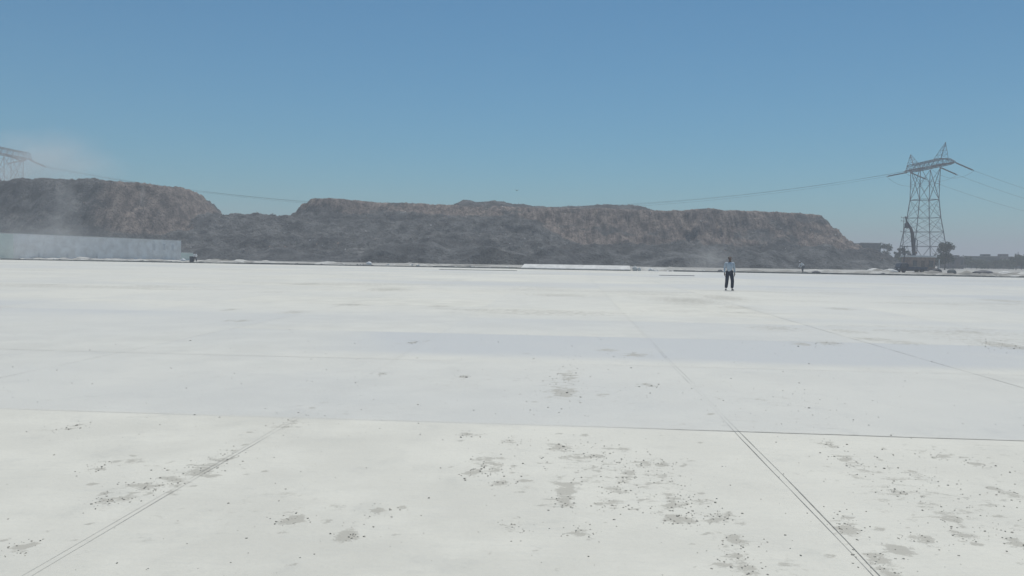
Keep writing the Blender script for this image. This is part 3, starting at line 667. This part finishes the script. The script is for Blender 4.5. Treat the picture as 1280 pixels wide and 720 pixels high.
# ------------------------------------------------------------------ trees
def tree(px, D, h, w, label, mat, name='tree', trunk=.35, blobs=9, leaf=.42, group='trees beyond the yard', n=1300, column=False):
    b = on_ground(px, D); r = empty(name, b, random.uniform(0, 6), label=label, cat='bush' if name == 'bush' else 'tree', group=group)
    t = MB(); th = h*trunk; tp = Vector((random.uniform(-.2, .2), random.uniform(-.2, .2), th)); t.bar((0, 0, -.1), tp, max(.1, h*.028), 8, max(.07, h*.02))
    C = []
    for k in range(blobs):
        a = k*2.4+random.uniform(-.4, .4); q = random.random()
        z = th+(h-th)*(.15+.78*q); rad = w/2*(1-.55*abs(q-.35))*random.uniform(.35, .8)*(1 if not column else .6)
        c = Vector((math.cos(a)*rad*1.05, math.sin(a)*rad*1.05, z)); C.append((c, random.uniform(.16, .30)*w*(1-.3*q)))
        t.bar(tp, c, max(.05, h*.012), 5, .03)
    t.build('trunk', M['bark'], r)
    m = MB()
    for _ in range(n):
        c, rr = random.choice(C); d = Vector((random.gauss(0, 1), random.gauss(0, 1), random.gauss(0, .8))).normalized()*rr*random.random()**.4*random.uniform(.8, 1.15)
        p = c+d
        if p.z < th*.5: continue
        u_ = Vector((random.gauss(0, 1), random.gauss(0, 1), random.gauss(0, 1))).normalized(); v_ = u_.cross(Vector((random.gauss(0, 1), random.gauss(0, 1), random.gauss(0, 1)))).normalized()
        s_ = leaf*random.uniform(.4, 1)*.5
        m.add([p-u_*s_, p-v_*s_*.7, p+u_*s_, p+v_*s_*.7], [(0, 1, 2, 3)])
    m.build('crown', mat, r); return r
tree(1106, 270, 7.6, 6.0, 'small dark tree right of the dark blue-grey block', M['leaf'], leaf=.6)
tree(1180, 205, 6.8, 5.0, 'dense dark tree at the right foot of the lattice pylon', M['leaf'], leaf=.48, blobs=24, n=3000, trunk=.25)
tree(1172.5, 208, 4.4, 2.8, 'lower bushy tree leaning on the left of the dense dark tree', M['leaf'], leaf=.5, n=1300, trunk=.2)
for px, D, h, w, lb in ((1118, 262, 6.0, 2.2, 'narrow upright tree between the small dark tree and the pylon'), (1123, 255, 6.6, 2.6, 'upright dark tree at the left leg of the pylon'), (1128, 250, 7.0, 2.6, 'taller upright dark tree just inside the left pylon leg'), (1134, 258, 6.4, 3.0, 'dark tree behind the excavator boom')):
    tree(px, D, h, w, lb, M['leaf'], leaf=.5, trunk=.12, n=1200, column=True, blobs=12)
tree(1147, 300, 4.8, 4.5, 'low hazy tree seen through the pylon legs', M['leaf2'], leaf=.6, trunk=.2)
for i, px in enumerate((1206, 1213, 1219, 1226, 1233, 1240, 1247, 1254, 1261, 1268, 1275, 1283)):
    tree(px+random.uniform(-1.5, 1.5), 262+random.uniform(-20, 10), random.uniform(2.4, 3.8)+(1.6 if px > 1262 else 0), random.uniform(4, 5.5), 'low green bush in the hedge before the far right buildings', M['leaf2'], 'bush', .15, 7, .6, 'hedge bushes before the far buildings', 700)
for i, px in enumerate((1107, 1113, 1120, 1129)):
    tree(px, 225+i*3, 3.0, 4.2, ['lowest scrub bush under the small dark tree', 'scrub bush left of the utility pole foot', 'scrub bush before the upright trees', 'scrub bush beside the brick hut'][i], M['leaf2'], 'bush', .15, 7, .5, 'scrub near the pylon foot', 700)

# ------------------------------------------------------------------ buildings
def building(name, px0, px1, py_top, D, depth, mat, label, storeys=2, bays=3, win=None, roofbox=None, rz=.0, cat='building'):
    c = on_ground((px0+px1)/2, D); w = (px1-px0)/F*D; h = zpix((px0+px1)/2, py_top, D)+.16
    r = empty(name, c, rz, label=label, cat=cat)
    m = MB(); m.box(-w/2, w/2, 0, depth, -.2, h-.35); m.build('wall', mat, r)
    m = MB(); m.box(-w/2-.15, w/2+.15, -.15, depth+.15, h-.346, h-.15); m.box(-w/2-.05, w/2+.05, -.05, .15, h-.148, h); m.box(-w/2-.05, w/2+.05, depth-.15, depth+.05, h-.148, h); m.build('roof', M['kerb'] if name != 'brick_hut' else M['pale'], r)
    sh = (h-.4)/storeys
    for s_ in range(storeys):
        for b in range(bays):
            x = -w/2+w*(b+.5)/bays; ww = min(.7, w/bays*.28); z0 = s_*sh+sh*.35; z1 = s_*sh+sh*.78
            if s_ == 0 and b == bays//2:
                m = MB(); m.box(x-ww*.8, x+ww*.8, -.05, -.003, 0, min(2.1, sh*.8)); m.build('door', M['bark'], r); continue
            m = MB(); m.box(x-ww, x+ww, -.04, -.003, z0, z1); f = m.build('window', win or M['glass'], r)
            m = MB(); m.box(x-ww-.1, x+ww+.1, -.12, -.003, z0-.12, z0-.004); m.build('sill', M['kerb'], f)
    if roofbox:
        a, b, hh = roofbox; m = MB(); m.box(-w/2+w*a, -w/2+w*b, depth*.3, depth*.6, h-.14, h+hh); m.build('stair_tower', mat, r)
    return r
building('apartment_block', 1074, 1099.5, 303.5, 280, 10, M['dbrick'], 'dark blue-grey flat-roofed block behind the right end of the landfill', 3, 4)
building('apartment_block', 1187.5, 1204, 320.5, 255, 8, M['bfac'], 'small brown-grey flat-roofed house right of the dense dark tree', 1, 3, roofbox=(.75, .95, .4))
building('shed', 1204, 1218, 328, 340, 6, M['bfac'], 'low shed with pale roof between the hedge and the brown-grey house', 1, 3)
building('apartment_block', 1223, 1247.5, 320, 300, 10, M['gfac'], 'wide grey-green block on the far right before the mauve block', 2, 5, roofbox=(.5, .8, .7))
building('apartment_block', 1248, 1265, 320.5, 297, 9, M['pfac'], 'mauve-brown block with pale windows on the far right', 2, 3, win=M['palewin'], roofbox=(.5, .98, .9))
building('apartment_block', 1277, 1300, 321, 305, 10, M['gfac'], 'grey-green block cut off by the right edge of the picture', 2, 3)
building('brick_hut', 1137.5, 1168, 319.5, 163, 4, M['brick'], 'low brown brick hut with pale roof edge at the pylon foot', 1, 3, cat='hut')
# utility poles
def pole(px, D, pytop, label, arms=(0,), mat='rigd', aw=.9, r0=.11):
    b = on_ground(px, D); h = zpix(px, pytop, D)+.16; r = empty('utility_pole', b, label=label, cat='pole', rz=R(15))
    m = MB(); m.bar((0, 0, -.2), (0, 0, h), r0, 8, r0*.7); m.build('post', M[mat], r)
    for a in arms:
        m = MB(); m.bar((-aw, 0, h-a-.15), (aw, 0, h-a-.15), .06); m.build('crossarm', M['rigd'], r)
        for x in (-aw*.9, 0, aw*.9):
            m = MB(); m.lathe((x, 0, h-a-.09), (x, 0, h-a+.14), [(0, .05), (.4, .07), (.6, .04), (1, .05)], 6); m.build('insulator', M['insul'], r)
    return r
pole(1127, 190, 271.5, 'tall thin utility pole with two crossarms just left of the pylon', (0, .75, 3.3), aw=.8, r0=.09)
pole(1129, 165, 307.5, 'short utility pole with one crossarm left of the brick hut', (0,), aw=.75, r0=.13)
pole(1271, 300, 315, 'thin dark pole standing out of the hedge on the far right', (), r0=.16)
pole(1173, 160, 324, 'short pale post right of the brick hut', (), 'pale', r0=.1)
# excavator with its boom raised
ex = empty('excavator', on_ground(1143, 180), R(0), label='excavator behind the brick hut with its boom raised against the pylon', cat='excavator')
for sy in (-1, 1):
    m = MB(); m.box(-2, 2, sy*1.1-.3, sy*1.1+.3, .1, .9); m.box(-2.3, -2.004, sy*1.1-.3, sy*1.1+.3, .3, .7); m.box(2.004, 2.3, sy*1.1-.3, sy*1.1+.3, .3, .7); m.build('track', M['rubber'], ex, bevel=.1)
m = MB(); m.box(-1.8, 2.0, -1.3, 1.3, 1.0, 2.3); m.box(.4, 2.1, -1.2, 1.2, 2.304, 2.7); m.build('house', M['rigy'], ex, bevel=.08)
m = MB(); m.box(-1.9, -.5, -1.25, -.3, 2.31, 3.5); m.build('cab', M['rigd'], ex, bevel=.08)
Lz = lambda px, py: (lambda q: Vector((q.x-ex.location.x, .2, q.z+.16)))(at(px, py, 180))
m = MB(); pts = [Lz(1143.5, 322), Lz(1142.2, 305), Lz(1141, 292), Lz(1138.5, 283.5)]
for a, b, ra, rb_ in zip(pts, pts[1:], (.42, .46, .42), (.46, .42, .3)): m.bar(a, b, ra, 6, rb_)
m.build('boom', M['rigd'], ex)
m = MB(); m.bar(Lz(1138.8, 285), Lz(1134, 277), .32, 6, .22); m.bar(Lz(1134, 277), Lz(1132.3, 270.5), .22, 6, .12); m.build('stick', M['rigd'], ex)
m = MB(); m.bar(Lz(1146.5, 318), Lz(1147.2, 300), .10, 6); m.bar(Lz(1147.2, 300), Lz(1142.5, 297), .07, 6); m.build('hydraulic_ram', M['steel'], ex)
m = MB(); a, b = Lz(1133, 279), Lz(1135, 285.5)
m.add([a+Vector((-.15, -.4, 0)), b+Vector((-.5, -.4, .1)), b+Vector((.25, -.4, 0)), a+Vector((.2, -.4, 0)), a+Vector((-.15, .4, 0)), b+Vector((-.5, .4, .1)), b+Vector((.25, .4, 0)), a+Vector((.2, .4, 0))], [(0,1,2,3),(7,6,5,4),(0,4,5,1),(1,5,6,2),(2,6,7,3),(3,7,4,0)]); m.build('bucket', M['rigd'], ex)
m = MB(); m.bar(Lz(1141.8, 313), Lz(1145, 316.5), .3, 6); m.build('boom_foot', M['rigy'], ex)
# small truck
tr = empty('truck', on_ground(1137.5, 134), R(4), label='low dark blue truck parked in front of the brick hut', cat='truck')
m = MB(); m.add([(-2.35, -.85, .35), (-.9, -.85, .35), (-.9, .85, .35), (-2.35, .85, .35), (-2.35, -.85, .95), (-2.05, -.8, 1.62), (-.98, -.8, 1.66), (-.9, -.85, .95), (-2.35, .85, .95), (-2.05, .8, 1.62), (-.98, .8, 1.66), (-.9, .85, .95)],
    [(0,3,2,1),(0,1,7,4),(4,7,6,5),(2,3,8,11),(11,8,9,10),(5,6,10,9),(0,4,8,3),(4,5,9,8),(1,2,11,7),(7,11,10,6)]); m.build('cab', M['navy'], tr, bevel=.04)
m = MB(); m.add([(-1.95, -.845, 1.0), (-1.1, -.87, 1.0), (-1.15, -.835, 1.5), (-1.85, -.835, 1.5)], [(0, 1, 2, 3)]); m.build('window', M['glass'], tr)
m = MB(); m.box(-.86, 2.35, -.85, .85, .5, .62); m.build('chassis', M['rigd'], tr)
m = MB(); m.box(-.86, 2.35, -.9, -.84, .624, 1.0); m.box(-.86, 2.35, .84, .9, .624, 1.0); m.box(2.354, 2.42, -.9, .9, .624, 1.0); m.box(-.86, -.8, -.836, .836, .624, 1.45); m.build('cargo_bed', M['blue'], tr)
for x in (-1.65, 1.5):
    for sy in (-1, 1):
        m = MB(); m.lathe((x, sy*.62, .36), (x, sy*.86, .36), [(0, .3), (.15, .36), (.85, .36), (1, .3)], 16); wl = m.build('wheel', M['rubber'], tr)
        m = MB(); m.lathe((x, sy*.863, .36), (x, sy*.88, .36), [(0, .18), (1, .15)], 12); m.build('rim', M['steel'], wl)
m = MB(); m.box(-2.37, -2.353, -.7, -.45, .6, .75); m.build('headlight', M['eye'], tr); m = MB(); m.box(-2.37, -2.353, .45, .7, .6, .75); m.build('headlight', M['eye'], tr)
# a few posts and crates right of the hut
for i, (px, w, h_, mt, lb) in enumerate(((1170, 1.6, .9, 'rigd', 'dark heap of scrap right of the brick hut'), (1189, 1.4, .9, 'kerb', 'grey heap of spoil under the brown-grey house'), (1229, 3.2, .7, 'rigd', 'long dark heap before the wide grey-green block'), (1256, 2.2, .6, 'whitec', 'pale heap of rubble before the mauve block'), (1272, 3., .5, 'rigd', 'flat dark heap near the right edge of the picture'), (1093, 2.6, .75, 'whitec', 'pale heap of rubble under the dark blue-grey block'), (1112, 2.2, .7, 'whitec', 'bright heap of rubble left of the truck'))):
    sack('debris_heap', on_ground(px, 128-i), w, h_, M[mt], label=lb, cat='heap')

# bird
bd = empty('bird', at(646, 238.3, 150), .5, label='small dark bird flying above the middle of the landfill', cat='bird')
skin('body', [(0, .2, 0, .02), (0, .05, 0, .05), (0, -.1, .01, .055), (0, -.2, .02, .03)], [(0, 1), (1, 2), (2, 3)], M['bird'], bd, 1, 1)
for sx in (-1, 1):
    m = MB(); m.add([(0, -.1, .03), (sx*.25, -.12, .16), (sx*.5, .02, .1), (sx*.25, .06, .14), (0, .08, .03), (sx*.01, -.1, .0), (sx*.25, -.1, .13), (sx*.25, .05, .12)], [(0, 1, 3, 4), (1, 2, 3), (5, 6, 1, 0), (4, 3, 7), (6, 7, 2)]); m.build('wing', M['bird'], bd)

# ------------------------------------------------------------------ haze and dust
def vol_mat(name, col, dens, aniso=.3, noisy=None):
    m = bpy.data.materials.new(name); m.use_nodes = True; t = m.node_tree; t.nodes.clear()
    o = t.nodes.new('ShaderNodeOutputMaterial'); v = t.nodes.new('ShaderNodeVolumePrincipled'); v.inputs['Color'].default_value = (*col, 1); v.inputs['Density'].default_value = dens; v.inputs['Anisotropy'].default_value = aniso
    t.links.new(v.outputs[0], o.inputs['Volume'])
    if noisy:
        tc = t.nodes.new('ShaderNodeTexCoord'); ln = t.nodes.new('ShaderNodeVectorMath'); ln.operation = 'LENGTH'; t.links.new(tc.outputs['Object'], ln.inputs[0])
        mr = t.nodes.new('ShaderNodeMapRange'); mr.interpolation_type = 'SMOOTHSTEP'; mr.inputs['From Min'].default_value = .2; mr.inputs['From Max'].default_value = 1.; mr.inputs['To Min'].default_value = 1; mr.inputs['To Max'].default_value = 0
        t.links.new(ln.outputs['Value'], mr.inputs['Value'])
        nz = t.nodes.new('ShaderNodeTexNoise'); nz.inputs['Scale'].default_value = noisy; nz.inputs['Detail'].default_value = 3; t.links.new(tc.outputs['Object'], nz.inputs['Vector'])
        m2 = t.nodes.new('ShaderNodeMapRange'); m2.inputs['From Min'].default_value = .35; m2.inputs['From Max'].default_value = .7; m2.inputs['To Max'].default_value = 1; t.links.new(nz.outputs['Fac'], m2.inputs['Value'])
        a = t.nodes.new('ShaderNodeMath'); a.operation = 'MULTIPLY'; t.links.new(mr.outputs[0], a.inputs[0]); t.links.new(m2.outputs[0], a.inputs[1])
        b = t.nodes.new('ShaderNodeMath'); b.operation = 'MULTIPLY'; b.inputs[1].default_value = dens; t.links.new(a.outputs[0], b.inputs[0]); t.links.new(b.outputs[0], v.inputs['Density'])
    return m
HZ = 0.0015
mb = MB(); mb.box(-2700, 2700, -500, 3000, -1.3, 46)
mb.build('haze', vol_mat('haze_air', (.60, .63, .68), HZ, .0), kind='stuff')
def dust(c, rx, ry, rz_, dens, ns, label, col=(.93, .93, .92)):
    m = MB(); n = 16
    vs_ = [(0, 0, 1)]+[(math.sin(math.pi*j/8)*math.cos(2*math.pi*i/n), math.sin(math.pi*j/8)*math.sin(2*math.pi*i/n), math.cos(math.pi*j/8)) for j in range(1, 8) for i in range(n)]+[(0, 0, -1)]
    fs = [(0, 1+i, 1+(i+1) % n) for i in range(n)]+[(1+(j-1)*n+i, 1+j*n+i, 1+j*n+(i+1) % n, 1+(j-1)*n+(i+1) % n) for j in range(1, 7) for i in range(n)]+[(len(vs_)-1, 1+6*n+(i+1) % n, 1+6*n+i) for i in range(n)]
    m.add(vs_, fs); o = m.build('dust_cloud', vol_mat('dust', col, dens, .2, ns), kind='stuff', label=label); o.location = c; o.scale = (rx, ry, rz_); return o
dust(at(40, 214, 190), 26, 14, 13, .085, 1.6, 'pale dust drifting over the top of the left landfill')
dust(at(78, 268, 158), 4.5, 4, 10.5, .07, 1.8, 'thin column of dust rising behind the long grey wall')
dust(at(178, 246, 165), 1.0, 1.0, 4.5, .16, 1.5, 'narrow wisp of dust on the left landfill face')
dust(at(30, 305, 118), 22, 3.5, 5, .11, 1.5, 'pale dust veil added to lighten the grey wall')  # added dust volume that brightens the wall behind it
dust(at(884, 326, 150), 6, 5, 4.6, .09, 1.8, 'small dust cloud at the hill foot left of the standing man')

# ------------------------------------------------------------------ light
SUN_EL, SUN_AZ = R(66), R(12)      # azimuth measured from +Y (ahead) towards +X
sun = bpy.data.lights.new('sun', 'SUN'); sun.energy = 4.15; sun.angle = R(.6); sun.color = (1, .965, .90)
so = bpy.data.objects.new('sun', sun); COL.objects.link(so)
sd = Vector((math.sin(SUN_AZ)*math.cos(SUN_EL), math.cos(SUN_AZ)*math.cos(SUN_EL), math.sin(SUN_EL)))
so.rotation_euler = (-sd).to_track_quat('-Z', 'Y').to_euler(); so.location = (0, 0, 100)
w = bpy.data.worlds.new('World'); S.world = w; w.use_nodes = True; t = w.node_tree; t.nodes.clear()
o = t.nodes.new('ShaderNodeOutputWorld'); bg = t.nodes.new('ShaderNodeBackground'); bg.inputs['Strength'].default_value = .058
sk_ = t.nodes.new('ShaderNodeTexSky'); sk_.sky_type = 'NISHITA'; sk_.sun_disc = False; sk_.sun_elevation = SUN_EL; sk_.sun_rotation = SUN_AZ
sk_.air_density = 1.0; sk_.dust_density = 0.15; sk_.ozone_density = 1.0; sk_.altitude = 200
tn = t.nodes.new('ShaderNodeMix'); tn.data_type = 'RGBA'; tn.blend_type = 'MULTIPLY'; tn.inputs[0].default_value = 1; tn.inputs[7].default_value = (.54, 1.09, 1.27, 1)
t.links.new(sk_.outputs[0], tn.inputs[6]); t.links.new(tn.outputs[2], bg.inputs['Color']); t.links.new(bg.outputs[0], o.inputs['Surface'])
S.view_settings.view_transform = 'Standard'; S.view_settings.look = 'None'; S.view_settings.gamma = 1; S.view_settings.use_curve_mapping = False
S.view_settings.exposure = 0.0
S.render.engine = 'CYCLES'
c = S.cycles; c.use_denoising = True; c.max_bounces = 5; c.diffuse_bounces = 3; c.glossy_bounces = 2; c.transmission_bounces = 2; c.volume_bounces = 1; c.transparent_max_bounces = 6
c.volume_step_rate = 1.0; c.volume_max_steps = 64; c.sample_clamp_indirect = 4; c.caustics_reflective = False; c.caustics_refractive = False
S.render.resolution_x = 1024; S.render.resolution_y = 576
